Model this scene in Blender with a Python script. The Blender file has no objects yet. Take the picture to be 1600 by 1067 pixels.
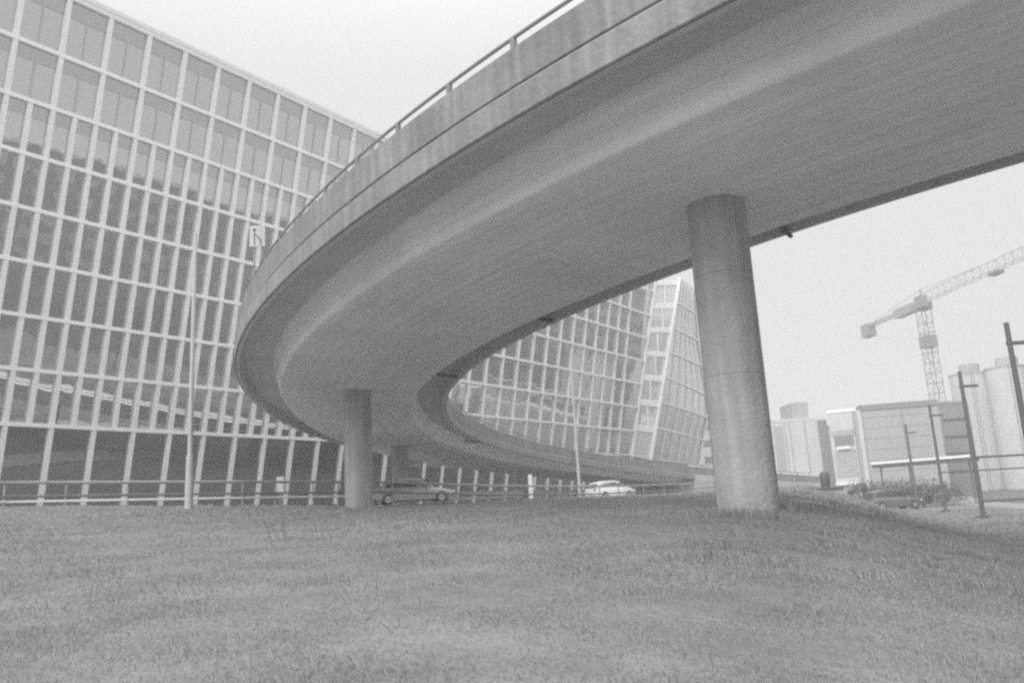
import bpy, math, random
import numpy as np
from mathutils import Vector, Matrix
rng = np.random.default_rng(7); random.seed(7)
SC = bpy.context.scene
COL = SC.collection
# ------------------------------------------------------------------ camera
CZ = 1.2                                  # the camera stands 1.2 m above the lawn
FP = 1300.0                               # focal length in pixels of the 1600 px wide photograph
pt_, rl_ = math.radians(11.73), math.radians(3.2)
FW = Vector((0, math.cos(pt_), math.sin(pt_)))
up0 = Vector((1, 0, 0)).cross(FW)
RT = Vector((1, 0, 0)) * math.cos(rl_) - up0 * math.sin(rl_)
UP = RT.cross(FW)
cam = bpy.data.cameras.new('camera'); camo = bpy.data.objects.new('camera', cam); COL.objects.link(camo)
cam.sensor_width = 36; cam.lens = 36 * FP / 1600
cam.clip_start = .05; cam.clip_end = 3000
camo.matrix_world = Matrix(((RT.x, UP.x, -FW.x, 0), (RT.y, UP.y, -FW.y, 0), (RT.z, UP.z, -FW.z, CZ), (0, 0, 0, 1)))
SC.camera = camo
# ------------------------------------------------------------------ sky, sun, exposure
SUN_EL, SUN_AZ = math.radians(33), math.radians(214)     # azimuth from +y towards +x: behind the camera, through thick cloud
w = bpy.data.worlds.new("World"); SC.world = w; w.use_nodes = True
nt = w.node_tree; nt.nodes.clear()
sk = nt.nodes.new('ShaderNodeTexSky'); sk.sky_type = 'NISHITA'; sk.sun_disc = False
sk.sun_elevation = SUN_EL; sk.sun_rotation = SUN_AZ; sk.dust_density = 6; sk.air_density = 2
bwn = nt.nodes.new('ShaderNodeRGBToBW'); mul = nt.nodes.new('ShaderNodeMath'); mul.operation = 'MULTIPLY_ADD'
mul.inputs[1].default_value = .003; mul.inputs[2].default_value = .29        # an even overcast with a trace of the clear sky's gradient
mn = nt.nodes.new('ShaderNodeMath'); mn.operation = 'MINIMUM'; mn.inputs[1].default_value = .33
bg = nt.nodes.new('ShaderNodeBackground'); bg.inputs['Strength'].default_value = 1
ow = nt.nodes.new('ShaderNodeOutputWorld')
nt.links.new(sk.outputs[0], bwn.inputs[0]); nt.links.new(bwn.outputs[0], mul.inputs[0]); nt.links.new(mul.outputs[0], mn.inputs[0])
# overcast clouds are brighter overhead than near the horizon
tcw = nt.nodes.new('ShaderNodeTexCoord'); sxw = nt.nodes.new('ShaderNodeSeparateXYZ'); nt.links.new(tcw.outputs['Generated'], sxw.inputs[0])
zr = nt.nodes.new('ShaderNodeMapRange'); zr.interpolation_type = 'SMOOTHSTEP'; zr.inputs[1].default_value = .45; zr.inputs[2].default_value = 1.0; zr.inputs[3].default_value = 0; zr.inputs[4].default_value = .62
nt.links.new(sxw.outputs['Z'], zr.inputs[0]); adw = nt.nodes.new('ShaderNodeMath'); adw.operation = 'ADD'
nt.links.new(mn.outputs[0], adw.inputs[0]); nt.links.new(zr.outputs[0], adw.inputs[1])
nt.links.new(adw.outputs[0], bg.inputs['Color']); nt.links.new(bg.outputs[0], ow.inputs[0])
sun = bpy.data.lights.new('sun', 'SUN'); sun.energy = 1.15; sun.angle = math.radians(40)
suno = bpy.data.objects.new('sun', sun); COL.objects.link(suno)
sd = Vector((math.sin(SUN_AZ) * math.cos(SUN_EL), math.cos(SUN_AZ) * math.cos(SUN_EL), math.sin(SUN_EL)))
suno.rotation_euler = sd.to_track_quat('Z', 'Y').to_euler()
SC.view_settings.view_transform = 'Standard'; SC.view_settings.look = 'None'
SC.view_settings.exposure = 1.38; SC.view_settings.gamma = 1; SC.view_settings.use_curve_mapping = False
SC.render.engine = 'CYCLES'
cy = SC.cycles; cy.max_bounces = 7; cy.diffuse_bounces = 4; cy.glossy_bounces = 4; cy.volume_bounces = 1; cy.transparent_max_bounces = 8
cy.pixel_filter_type = 'BLACKMAN_HARRIS'; cy.filter_width = 2.5
cy.use_denoising = False        # the light grain stands for the film's
# ------------------------------------------------------------------ helpers
def at(px, py, d):
    "the world point seen at a pixel of the photograph, d metres in front of the camera"
    v = RT * ((px - 800) / FP) - UP * ((py - 533.5) / FP) + FW
    return Vector((v.x * d, v.y * d, v.z * d + CZ))
class MB:
    def __init__(s): s.v = []; s.f = []; s.uv = None
    def add(s, V, Fc):
        o = len(s.v); s.v += [tuple(p) for p in V]; s.f += [tuple(i + o for i in f) for f in Fc]; return s
    def hexa(s, P):   # 4 bottom then 4 top
        return s.add(P, [(3, 2, 1, 0), (4, 5, 6, 7), (0, 1, 5, 4), (1, 2, 6, 5), (2, 3, 7, 6), (3, 0, 4, 7)])
    def box(s, c, sz, ax=None):
        ax = ax or (Vector((1, 0, 0)), Vector((0, 1, 0)), Vector((0, 0, 1))); c = Vector(c)
        P = [c + ax[0] * (i * sz[0] / 2) + ax[1] * (j * sz[1] / 2) + ax[2] * (k * sz[2] / 2) for k in (-1, 1) for i, j in ((-1, -1), (1, -1), (1, 1), (-1, 1))]
        return s.hexa(P)
    def tube(s, a, b, r0, r1=None, n=10, cap=True):
        a = Vector(a); b = Vector(b); r1 = r0 if r1 is None else r1; d = (b - a).normalized()
        x = d.orthogonal().normalized(); y = d.cross(x); V = []
        for p, r in ((a, r0), (b, r1)):
            for i in range(n):
                t = 2 * math.pi * i / n; V.append(p + x * (math.cos(t) * r) + y * (math.sin(t) * r))
        Fc = [(i, (i + 1) % n, (i + 1) % n + n, i + n) for i in range(n)]
        if cap: Fc += [tuple(reversed(range(n))), tuple(range(n, 2 * n))]
        return s.add(V, Fc)
    def lathe(s, c, prof, n=24):   # prof: (r, z)
        c = Vector(c); o = len(s.v); V = []
        for r, z in prof:
            for i in range(n):
                t = 2 * math.pi * i / n; V.append(c + Vector((math.cos(t) * r, math.sin(t) * r, z)))
        Fc = []
        for k in range(len(prof) - 1):
            for i in range(n):
                j = (i + 1) % n; Fc.append((k * n + i, k * n + j, k * n + n + j, k * n + n + i))
        Fc += [tuple(reversed(range(n))), tuple(range((len(prof) - 1) * n, len(prof) * n))]
        return s.add(V, Fc)
    def build(s, name, mat, parent=None, smooth=False):
        me = bpy.data.meshes.new(name); me.from_pydata(s.v, [], s.f); me.update()
        if mat: me.materials.append(mat)
        if smooth is not False:
            me.polygons.foreach_set('use_smooth', [True] * len(me.polygons))
            if smooth is not True: me.set_sharp_from_angle(angle=math.radians(smooth))
        if s.uv:
            l = me.uv_layers.new(name='UVMap'); arr = []
            for p in me.polygons:
                arr += s.uv(p)
            l.data.foreach_set('uv', arr)
        o = bpy.data.objects.new(name, me); COL.objects.link(o)
        if parent: o.parent = parent; o.matrix_parent_inverse = parent.matrix_world.inverted()
        return o
def empty(name, loc, label, cat, group=None, rz=0):
    o = bpy.data.objects.new(name, None); COL.objects.link(o); o.location = loc; o.rotation_euler = (0, 0, rz)
    o.empty_display_size = .3; o.matrix_world = Matrix.Translation(Vector(loc)) @ Matrix.Rotation(rz, 4, 'Z')
    return tag(o, label, cat, group)
def tag(o, label=None, cat=None, group=None, kind=None):
    if label: o['label'] = label
    if cat: o['category'] = cat
    if group: o['group'] = group
    if kind: o['kind'] = kind
    return o
def struct(o): o['kind'] = 'structure'; return o
def copy_tree(o, parent=None):
    c = o.copy(); COL.objects.link(c)
    if parent: c.parent = parent
    for ch in list(o.children): copy_tree(ch, c)
    return c
def sstep(a, b, x):
    t = np.clip((x - a) / (b - a), 0, 1); return t * t * (3 - 2 * t)
# ------------------------------------------------------------------ materials (a grey world: the photograph is black and white)
def mat(name, v, rough=.7, vary=.0, scale=1.0, detail=6, metal=0, bump=0, bscale=None, spec=.5, streak=0, stretch=(1, 1, 1), emit=0, lo=None):
    m = bpy.data.materials.new(name); m.use_nodes = True; n = m.node_tree; L = n.links
    b = n.nodes['Principled BSDF']; b.inputs['Roughness'].default_value = rough; b.inputs['Metallic'].default_value = metal
    b.inputs['Specular IOR Level'].default_value = spec; b.inputs['Base Color'].default_value = (v, v, v, 1)
    if vary or bump:
        tc = n.nodes.new('ShaderNodeTexCoord'); mp = n.nodes.new('ShaderNodeMapping'); mp.inputs['Scale'].default_value = stretch
        geo = n.nodes.new('ShaderNodeNewGeometry')
        L.new(geo.outputs['Position'], mp.inputs[0])
    if vary:
        no = n.nodes.new('ShaderNodeTexNoise'); no.inputs['Scale'].default_value = scale; no.inputs['Detail'].default_value = detail; no.inputs['Roughness'].default_value = .62
        L.new(mp.outputs[0], no.inputs[0])
        mr = n.nodes.new('ShaderNodeMapRange'); mr.inputs[1].default_value = .25; mr.inputs[2].default_value = .75
        mr.inputs[3].default_value = max(.005, v * (1 - vary)); mr.inputs[4].default_value = min(.95, v * (1 + vary))
        L.new(no.outputs[0], mr.inputs[0]); last = mr.outputs[0]
        if streak:      # rain streaks running down the face
            mp2 = n.nodes.new('ShaderNodeMapping'); mp2.inputs['Scale'].default_value = (3.2, 3.2, .22); L.new(geo.outputs['Position'], mp2.inputs[0])
            n2 = n.nodes.new('ShaderNodeTexNoise'); n2.inputs['Scale'].default_value = 1.6; n2.inputs['Detail'].default_value = 8; L.new(mp2.outputs[0], n2.inputs[0])
            m2 = n.nodes.new('ShaderNodeMapRange'); m2.inputs[1].default_value = .42; m2.inputs[2].default_value = .72; m2.inputs[3].default_value = 1 - streak; m2.inputs[4].default_value = 1 + streak * .45
            L.new(n2.outputs[0], m2.inputs[0])
            mm = n.nodes.new('ShaderNodeMath'); mm.operation = 'MULTIPLY'; L.new(last, mm.inputs[0]); L.new(m2.outputs[0], mm.inputs[1]); last = mm.outputs[0]
        L.new(last, b.inputs['Base Color'])
    if bump:
        nb = n.nodes.new('ShaderNodeTexNoise'); nb.inputs['Scale'].default_value = bscale or scale * 4; nb.inputs['Detail'].default_value = 8
        L.new(mp.outputs[0], nb.inputs[0]); bp = n.nodes.new('ShaderNodeBump'); bp.inputs['Strength'].default_value = bump; bp.inputs['Distance'].default_value = .05
        L.new(nb.outputs[0], bp.inputs['Height']); L.new(bp.outputs[0], b.inputs['Normal'])
    if emit:
        b.inputs['Emission Color'].default_value = (1, 1, 1, 1); b.inputs['Emission Strength'].default_value = emit
    return m
M = {}
M['fascia'] = mat('fascia_concrete', .26, .9, .28, .7, detail=10, bump=.6, bscale=9, streak=.2)
M['parapet'] = mat('parapet_concrete', .245, .9, .28, .7, detail=10, bump=.6, bscale=9, streak=.22)
M['column'] = mat('column_concrete', .42, .9, .14, 1.6, detail=10, bump=.6, bscale=11, streak=.16)
M['pale_concrete'] = mat('pale_concrete', .5, .9, .2, .4, bump=.3, bscale=8, streak=.2)
def soffit_mat():
    m = mat('soffit_concrete', .84, .9, .12, .35); n = m.node_tree; L = n.links; b = n.nodes['Principled BSDF']
    src = b.inputs['Base Color'].links[0].from_socket
    uv = n.nodes.new('ShaderNodeUVMap'); uv.uv_map = 'UVMap'
    mp = n.nodes.new('ShaderNodeMapping'); mp.inputs['Scale'].default_value = (.16, 5.5, 1); L.new(uv.outputs[0], mp.inputs[0])
    n1 = n.nodes.new('ShaderNodeTexNoise'); n1.inputs['Scale'].default_value = 1; n1.inputs['Detail'].default_value = 3; L.new(mp.outputs[0], n1.inputs[0])
    r1 = n.nodes.new('ShaderNodeMapRange'); r1.inputs[1].default_value = .3; r1.inputs[2].default_value = .7; r1.inputs[3].default_value = .9; r1.inputs[4].default_value = 1.07; L.new(n1.outputs[0], r1.inputs[0])
    mu = n.nodes.new('ShaderNodeMath'); mu.operation = 'MULTIPLY'; L.new(src, mu.inputs[0]); L.new(r1.outputs[0], mu.inputs[1])
    # board joints of the formwork, along and across the ramp
    sx = n.nodes.new('ShaderNodeSeparateXYZ'); L.new(uv.outputs[0], sx.inputs[0]); last = mu.outputs[0]
    for out, per, wd, dk in (('X', 3.6, .01, .96), ('Y', .42, .07, .88)):
        dv = n.nodes.new('ShaderNodeMath'); dv.operation = 'DIVIDE'; dv.inputs[1].default_value = per; L.new(sx.outputs[out], dv.inputs[0])
        fr = n.nodes.new('ShaderNodeMath'); fr.operation = 'FRACT'; L.new(dv.outputs[0], fr.inputs[0])
        gt = n.nodes.new('ShaderNodeMath'); gt.operation = 'LESS_THAN'; gt.inputs[1].default_value = wd; L.new(fr.outputs[0], gt.inputs[0])
        rr = n.nodes.new('ShaderNodeMapRange'); rr.inputs[3].default_value = 1; rr.inputs[4].default_value = dk; L.new(gt.outputs[0], rr.inputs[0])
        m3 = n.nodes.new('ShaderNodeMath'); m3.operation = 'MULTIPLY'; L.new(last, m3.inputs[0]); L.new(rr.outputs[0], m3.inputs[1]); last = m3.outputs[0]
    L.new(last, b.inputs['Base Color'])
    return m
M['soffit'] = soffit_mat(); M['wing'] = mat('dark_wing_concrete', .56, .9, .12, .5, bump=.3, bscale=8)
M['metal'] = mat('galvanised_steel', .22, .5, .15, 3, metal=.2)
M['dark_metal'] = mat('dark_steel', .11, .5)
M['mid_metal'] = mat('grey_steel', .16, .5, .2, 2)
M['rail_metal'] = mat('painted_rail', .30, .5, .2, 2)
M['white_paint'] = mat('white_paint', .86, .45, .06, 1.5)
M['mullion'] = mat('white_aluminium', .78, .5, .05, .3)
M['transom'] = mat('bright_aluminium', .88, .4, .03, .3)
M['black'] = mat('black_paint', .02, .5)
M['rubber'] = mat('rubber', .02, .9)
M['chrome'] = mat('alloy', .55, .3, metal=.8)
M['car_dark'] = mat('dark_car_paint', .14, .3, metal=.2, spec=1.2)
M['car_grey'] = mat('grey_car_paint', .34, .25, metal=.2, spec=1.0)
M['car_white'] = mat('white_car_paint', .72, .25, spec=.8)
M['car_glass'] = mat('car_glass', .02, .05, spec=1.5)
M['lamp_glass'] = mat('headlight_glass', .75, .12, spec=1)
M['asphalt'] = mat('asphalt', .13, .9, .15, .8, bump=.4, bscale=30)
M['kerb'] = mat('kerb_stone', .5, .85, .15, 2)
M['marking'] = mat('road_marking', .35, .8, .2, 3)
M['grass'] = mat('grass_blades', .27, .85, .26, .45, detail=12, spec=.15)
M['soil'] = mat('lawn_soil', .22, 1, .3, 1.1, detail=10, bump=1, bscale=8, spec=.1)
M['weed'] = mat('weed', .05, .9, .3, 5)
M['leaf'] = mat('shrub_leaf', .06, .8, .4, 1.2)
M['bark'] = mat('bark', .07, .9, .3, 4)
M['crane'] = mat('crane_paint', .3, .6, .1, 1)
M['crane_grey'] = mat('crane_grey', .24, .6, .1, 1)
M['gravel'] = mat('pale_gravel', .28, 1, .25, 1.5, bump=.6, bscale=20)
def glass_mat(name, base, refl, rough):
    m = bpy.data.materials.new(name); m.use_nodes = True; n = m.node_tree; L = n.links; b = n.nodes['Principled BSDF']
    b.inputs['Base Color'].default_value = (base, base, base, 1); b.inputs['Roughness'].default_value = .9; b.inputs['Specular IOR Level'].default_value = 0
    g = n.nodes.new('ShaderNodeBsdfGlossy'); g.inputs['Roughness'].default_value = rough; g.inputs['Color'].default_value = (1, 1, 1, 1)
    fr = n.nodes.new('ShaderNodeFresnel'); fr.inputs[0].default_value = 1.5
    mr = n.nodes.new('ShaderNodeMapRange'); mr.inputs[1].default_value = .04; mr.inputs[2].default_value = .6; mr.inputs[3].default_value = refl; mr.inputs[4].default_value = .95
    L.new(fr.outputs[0], mr.inputs[0])
    mx = n.nodes.new('ShaderNodeMixShader'); L.new(mr.outputs[0], mx.inputs[0]); L.new(b.outputs[0], mx.inputs[1]); L.new(g.outputs[0], mx.inputs[2])
    # slight waviness of float glass
    geo = n.nodes.new('ShaderNodeNewGeometry'); no = n.nodes.new('ShaderNodeTexNoise'); no.inputs['Scale'].default_value = .5; no.inputs['Detail'].default_value = 2
    L.new(geo.outputs['Position'], no.inputs[0]); bp = n.nodes.new('ShaderNodeBump'); bp.inputs['Strength'].default_value = .13; bp.inputs['Distance'].default_value = .05
    L.new(no.outputs[0], bp.inputs['Height']); L.new(bp.outputs[0], g.inputs['Normal'])
    L.new(mx.outputs[0], n.nodes['Material Output'].inputs[0]); return m
M['wall_joint'] = mat('pale_joint', .42, .6)
M['glass'] = glass_mat('mirror_glass', .01, .43, .012)
M['spandrel'] = glass_mat('spandrel_glass', .05, .3, .05)
M['clear_glass'] = glass_mat('clear_glass', .02, .14, .03)
M['end_glass'] = glass_mat('end_glass', .5, .3, .06)
M['block_glass'] = glass_mat('block_glass', .06, .25, .1)
# ------------------------------------------------------------------ terrain
FX = np.array([-60, -32, -19.3, -12.2, -6, -1.4, 4.6, 9.5, 19, 30, 60.]); FY = np.array([16, 23.5, 31, 39, 44, 48.5, 56, 65, 79, 95, 140.])
def fence_y(x): return np.interp(x, FX, FY)
def ground(x, y):
    x = np.asarray(x, float); y = np.asarray(y, float)
    yy = np.minimum(y, 16); h = -1.2 + .073 * np.maximum(yy, 0) + .02 * np.minimum(y, 0) + .030 * np.clip(y - 16, 0, 16) + .02 * np.clip(y - 32, 0, 18)
    h = h + .063 * np.clip(-x - 5, 0, 22) - .022 * np.clip(x, 0, 12) * sstep(70, 30, y)
    b = y - fence_y(x)                                   # beyond the fence: the street
    street = .86 + 0 * x; left = sstep(-6, -24, x)
    street = street * (1 - left) + .05 * left
    h = h * (1 - sstep(.6, 4.5, b)) + street * sstep(.6, 4.5, b)
    h = h + .022 * np.sin(x * 1.7 + np.sin(y * 1.3)) * np.cos(y * 1.1 + x * .6) * sstep(2, -1, b) * (np.abs(x) < 45)
    e = x - (6.3 + .37 * (y - 15))                       # right-hand embankment down to the lower road
    s = sstep(-3, 4.8, e) * sstep(-4, 8, y)
    low = -1.4 + .9 * sstep(75, 120, y)
    h = h * (1 - s) + low * s
    return h + CZ
gx = np.concatenate([-np.geomspace(600, 42, 22), np.arange(-40, 50.1, .3), np.geomspace(52, 600, 22)])
gy = np.concatenate([-np.geomspace(600, 12, 18), np.arange(-10, 100.1, .3), np.geomspace(102, 700, 22)])
XX, YY = np.meshgrid(gx, gy)
ZZ = ground(XX, YY)
nx, ny = len(gx), len(gy); g = MB(); g.v = list(zip(XX.ravel().tolist(), YY.ravel().tolist(), ZZ.ravel().tolist()))
g.f = [(j * nx + i, j * nx + i + 1, (j + 1) * nx + i + 1, (j + 1) * nx + i) for j in range(ny - 1) for i in range(nx - 1)]
struct(g.build('ground', M['soil'], smooth=True))
def sheet(name, A, B, m, dz=.03, n=60, kind=True, crosses=10):
    "a strip draped on the ground between two polylines"
    mb = MB(); A = np.array(A, float); B = np.array(B, float); t = np.linspace(0, 1, n)
    def samp(P):
        s = np.r_[0, np.cumsum(np.hypot(*np.diff(P, axis=0).T))]; s /= s[-1]; return np.c_[np.interp(t, s, P[:, 0]), np.interp(t, s, P[:, 1])]
    a, b = samp(A), samp(B); V = []
    for k in range(n):
        for c in range(crosses + 1):
            p = a[k] + (b[k] - a[k]) * c / crosses; V.append((p[0], p[1], float(ground(p[0], p[1])) + dz))
    W_ = crosses + 1
    mb.add(V, [(k * W_ + c, k * W_ + c + 1, (k + 1) * W_ + c + 1, (k + 1) * W_ + c) for k in range(n - 1) for c in range(crosses)])
    o = mb.build(name, m, smooth=True)
    if kind: struct(o)
    return o
fl = lambda d, x0=-55, x1=42: [(x, float(fence_y(x)) + d) for x in np.linspace(x0, x1, 30)]
def offs(d):   # fence line shifted d metres away from the camera along its own normal
    P = np.array(fl(0)); T = np.gradient(P, axis=0); T /= np.hypot(*T.T)[:, None]; Nn = np.c_[-T[:, 1], T[:, 0]]; return P + Nn * d
struct(sheet('pavement', offs(1.5), offs(3.4), M['kerb'], .11))
struct(sheet('road', offs(3.6), offs(12.5), M['asphalt'], .035))
struct(sheet('far_pavement', offs(12.7), offs(15.5), M['kerb'], .12))
def eline(e, y0=-30, y1=190): return [(6.3 + .37 * (y - 15) + e, y) for y in np.linspace(y0, y1, 40)]
struct(sheet('lower_road', eline(15), eline(26), M['asphalt'], .04, n=90))
struct(sheet('gravel_yard', eline(10.5, 45, 100), eline(14.7, 45, 100), M['gravel'], .03, n=50))
struct(sheet('road_marking', eline(20.4), eline(20.6), M['marking'], .06, n=90, crosses=2))
struct(sheet('lower_pavement', eline(26.1), eline(29), M['asphalt'], .12, n=90))
# lawn: grass blades as one mesh
def grass():
    spec = [(3.2, 8, 2600, .026, .0055), (8, 14, 1100, .030, .009), (14, 22, 420, .035, .015), (22, 36, 150, .045, .026), (36, 62, 30, .06, .05)]
    Vs = []; Fs = []; base = 0
    for y0, y1, dens, h, wd in spec:
        x0, x1 = -.64 * y1 - 1.5, .66 * y1 + 1.5
        N = int((x1 - x0) * (y1 - y0) * dens * 1.0); x = rng.uniform(x0, x1, N); y = rng.uniform(y0, y1, N)
        clump = np.sin(x * 3.1 + 1.3 * np.sin(y * 2.3)) + np.sin(y * 4.3 + 1.7 * np.sin(x * 1.9)) + .8 * np.sin(x * .9 + y * .7)
        b = y - fence_y(x); e = x - (6.3 + .37 * (y - 15))
        ok = (x > -.66 * y - 1.5) & (x < .66 * y + 1.5) & (b < 1.3) & (e < 9.5)
        ok &= rng.uniform(0, 1, N) < np.clip(.85 + .1 * clump, .5, 1)
        x, y, clump, e = x[ok], y[ok], clump[ok], e[ok]; N = len(x)
        tuft = ((e > -3) & (e < 1.2) & (y > 8) & (np.sin(x * 5.3 + 2 * np.sin(y * 3.1)) + np.sin(y * 4.7 + x) > .7)) * 1.0
        hh = h * rng.uniform(.5, 1.35, N) * (1 + .16 * clump) * (1 + 1.5 * tuft) * (1 + 1.3 * (np.hypot(x - 3.98, y - 14.9) < .95) + 1.3 * (np.hypot(x + 6.7, y - 34) < 1.0)); ww = wd * rng.uniform(.7, 1.3, N)
        z = ground(x, y) - .004; a = rng.uniform(0, 2 * np.pi, N); l = rng.uniform(.2, .95, N) * hh; la = rng.uniform(0, 2 * np.pi, N) * .6 + .8
        dx, dy = np.cos(a) * ww / 2, np.sin(a) * ww / 2; lx, ly = np.cos(la) * l, np.sin(la) * l
        V = np.empty((N, 5, 3))
        V[:, 0] = np.c_[x - dx, y - dy, z]; V[:, 1] = np.c_[x + dx, y + dy, z]
        V[:, 2] = np.c_[x + dx * .8 + lx * .35, y + dy * .8 + ly * .35, z + hh * .6]; V[:, 3] = np.c_[x - dx * .8 + lx * .35, y - dy * .8 + ly * .35, z + hh * .6]
        V[:, 4] = np.c_[x + lx, y + ly, z + hh]
        Vs.append(V.reshape(-1, 3)); k = base + np.arange(N) * 5
        Fs.append(np.c_[k, k + 1, k + 2, k, k + 2, k + 3, k + 3, k + 2, k + 4].reshape(-1, 3)); base += N * 5
    V = np.concatenate(Vs); Fc = np.concatenate(Fs); me = bpy.data.meshes.new('lawn_grass')
    me.vertices.add(len(V)); me.vertices.foreach_set('co', V.ravel()); me.loops.add(len(Fc) * 3); me.loops.foreach_set('vertex_index', Fc.ravel().astype(np.int32))
    me.polygons.add(len(Fc)); me.polygons.foreach_set('loop_start', (np.arange(len(Fc)) * 3).astype(np.int32)); me.update(); me.validate()
    me.materials.append(M['grass']); o = bpy.data.objects.new('lawn_grass', me); COL.objects.link(o)
    tag(o, 'short mown grass covering the sloping lawn in the foreground', 'grass', kind='stuff')
grass()
# ------------------------------------------------------------------ the curved flyover
HW = 4.5; PX0, PY0, PH0 = -5.99023, 31.67167, 1.88961
KN = [-34, -15, 0, 12, 25, 45, 75]; KV = [-0.02798, -0.02219, -0.02306, -0.0197, -0.0204, -0.01924, -0.01713]
ZN = [-34, -12, 8, 28, 48, 75]; ZV = [7.29354, 6.9092, 6.63104, 5.92257, 4.86383, 2.67022]
BANK, PAR, LEDGE, FAS, GIR, DEP = .01274, .43599, -.24721, .8514, 2.79139, 1.29165
dS = .5; SS = np.arange(-90, 88.01, dS); i0 = int(round(90 / dS))
kk = np.interp(SS, KN, KV); kk = np.where(SS < -34, -.02798 * np.clip(1 - (-34 - SS) / 25, 0, 1), kk)
zz = np.interp(SS, ZN, ZV); zz = np.where(SS < -34, 7.2935 + (-34 - SS) * .008, zz); zz = np.where(SS > 75, 2.67 - (SS - 75) * .085, zz)
zp = np.pad(zz, 6, mode='reflect', reflect_type='odd'); zz = np.convolve(zp, np.ones(13) / 13, 'valid')
hd = np.r_[0, np.cumsum((kk[1:] + kk[:-1]) / 2 * dS)]; hd = hd - hd[i0] + PH0; hm = (hd[1:] + hd[:-1]) / 2
px_ = np.r_[0, np.cumsum(np.cos(hm) * dS)]; px_ += PX0 - px_[i0]; py_ = np.r_[0, np.cumsum(np.sin(hm) * dS)]; py_ += PY0 - py_[i0]
def ramp(s, u, h):
    i = lambda a: float(np.interp(s, SS, a)); H = i(hd)
    return Vector((i(px_) - math.sin(H) * u, i(py_) + math.cos(H) * u, i(zz) + h + BANK * u + CZ))
def ramp_dir(s):
    H = float(np.interp(s, SS, hd)); return Vector((math.cos(H), math.sin(H), 0)), Vector((-math.sin(H), math.cos(H), 0))
def sweep(prof, s0, s1, name, m, parent, step=.5, smooth=35):
    ss = np.arange(s0, s1 + 1e-6, step); mb = MB(); n = len(prof); V = [ramp(s, u, h) for s in ss for u, h in prof]
    Fc = [(k * n + j, k * n + (j + 1) % n, (k + 1) * n + (j + 1) % n, (k + 1) * n + j) for k in range(len(ss) - 1) for j in range(n)]
    Fc += [tuple(reversed(range(n))), tuple((len(ss) - 1) * n + j for j in range(n))]
    mb.add(V, Fc); per = np.r_[0, np.cumsum([math.dist(prof[j], prof[(j + 1) % n]) for j in range(n)])]
    def uvf(p):
        out = []
        vs = list(p.vertices)
        if len(vs) != 4: return [0.0, 0.0] * len(vs)
        js = [v % n for v in vs]; wrap = (max(js) == n - 1 and min(js) == 0)
        for v in vs:
            j = v % n; out += [float(ss[v // n]), float(per[n] if (wrap and j == 0) else per[j])]
        return out
    mb.uv = uvf
    return mb.build(name, m, parent, smooth=smooth)
SEND = 66.0
fly = empty('flyover', ramp(2.5, 0, 0) * 1.0, 'long curved concrete flyover sweeping overhead and bending round behind the lawn', 'flyover')
girder = [(3.20, -.30), (3.14, -.50), (3.04, -.72), (2.96, -1.08), (2.84, -1.25), (2.6, -1.30)]
prof = [(u, h) for u, h in girder] + [(-u, h) for u, h in reversed(girder)]
sweep(prof[::-1], -90, SEND, 'box_girder', M['soffit'], fly, smooth=19)
for sgn in (1, -1):      # the cantilevered wings, in darker concrete for contrast with the girder
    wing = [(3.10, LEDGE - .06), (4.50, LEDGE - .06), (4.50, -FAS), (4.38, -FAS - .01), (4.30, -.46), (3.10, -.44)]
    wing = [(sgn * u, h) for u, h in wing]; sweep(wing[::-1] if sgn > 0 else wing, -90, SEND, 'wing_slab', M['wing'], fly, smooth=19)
for sgn in (1, -1):
    pr = [(4.44, LEDGE - .06), (4.44, LEDGE - .02), (4.50, LEDGE), (4.50, PAR - .02), (4.47, PAR), (4.24, PAR), (4.22, PAR - .02), (4.20, LEDGE - .06)]
    pr = [(sgn * u, h) for u, h in pr]; pr = pr if sgn > 0 else pr[::-1]
    sweep(pr, -90, SEND + 18, 'parapet', M['parapet'], fly)
    fb = [(4.50, LEDGE - .10), (4.565, LEDGE - .12), (4.565, -FAS + .02), (4.54, -FAS), (4.50, -FAS)]
    fb = [(sgn * u, h) for u, h in fb]; fb = fb if sgn > 0 else fb[::-1]
    sweep(fb, -90, SEND, 'fascia', M['fascia'], fly)
# parapet rails with their posts
for sgn in (1, -1):
    rail = sweep([(sgn * 4.36 + .035 * math.cos(t), PAR + .27 + .035 * math.sin(t)) for t in np.linspace(0, 2 * math.pi, 9)[:-1]][::1 if sgn > 0 else -1], -60, SEND + 17, 'handrail', M['metal'], fly)
    s = -38.4
    while s < SEND + 16:
        a, b_ = ramp_dir(s); c = ramp(s, sgn * 4.36, PAR + .12)
        MB().box(c, (.1, .07, .32), (a, b_, Vector((0, 0, 1)))).build('post', M['metal'], fly); s += 1.63 if sgn > 0 and s < 8 else (2.3 if sgn < 0 else 3.2)
# drain outlets across the soffit of the inner wing
for s in (-18.6, -8.6, 2.2, 28.0, 50):
    mb = MB(); mb.tube(ramp(s, -3.1, -.62), ramp(s, -4.5, -.84), .07, n=8)
    if s < -10: mb.tube(ramp(s, -4.4, -.84), ramp(s, -4.58, -.90), .055, n=8)
    mb.build('drain_pipe', M['mid_metal'], fly, smooth=40)
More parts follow.
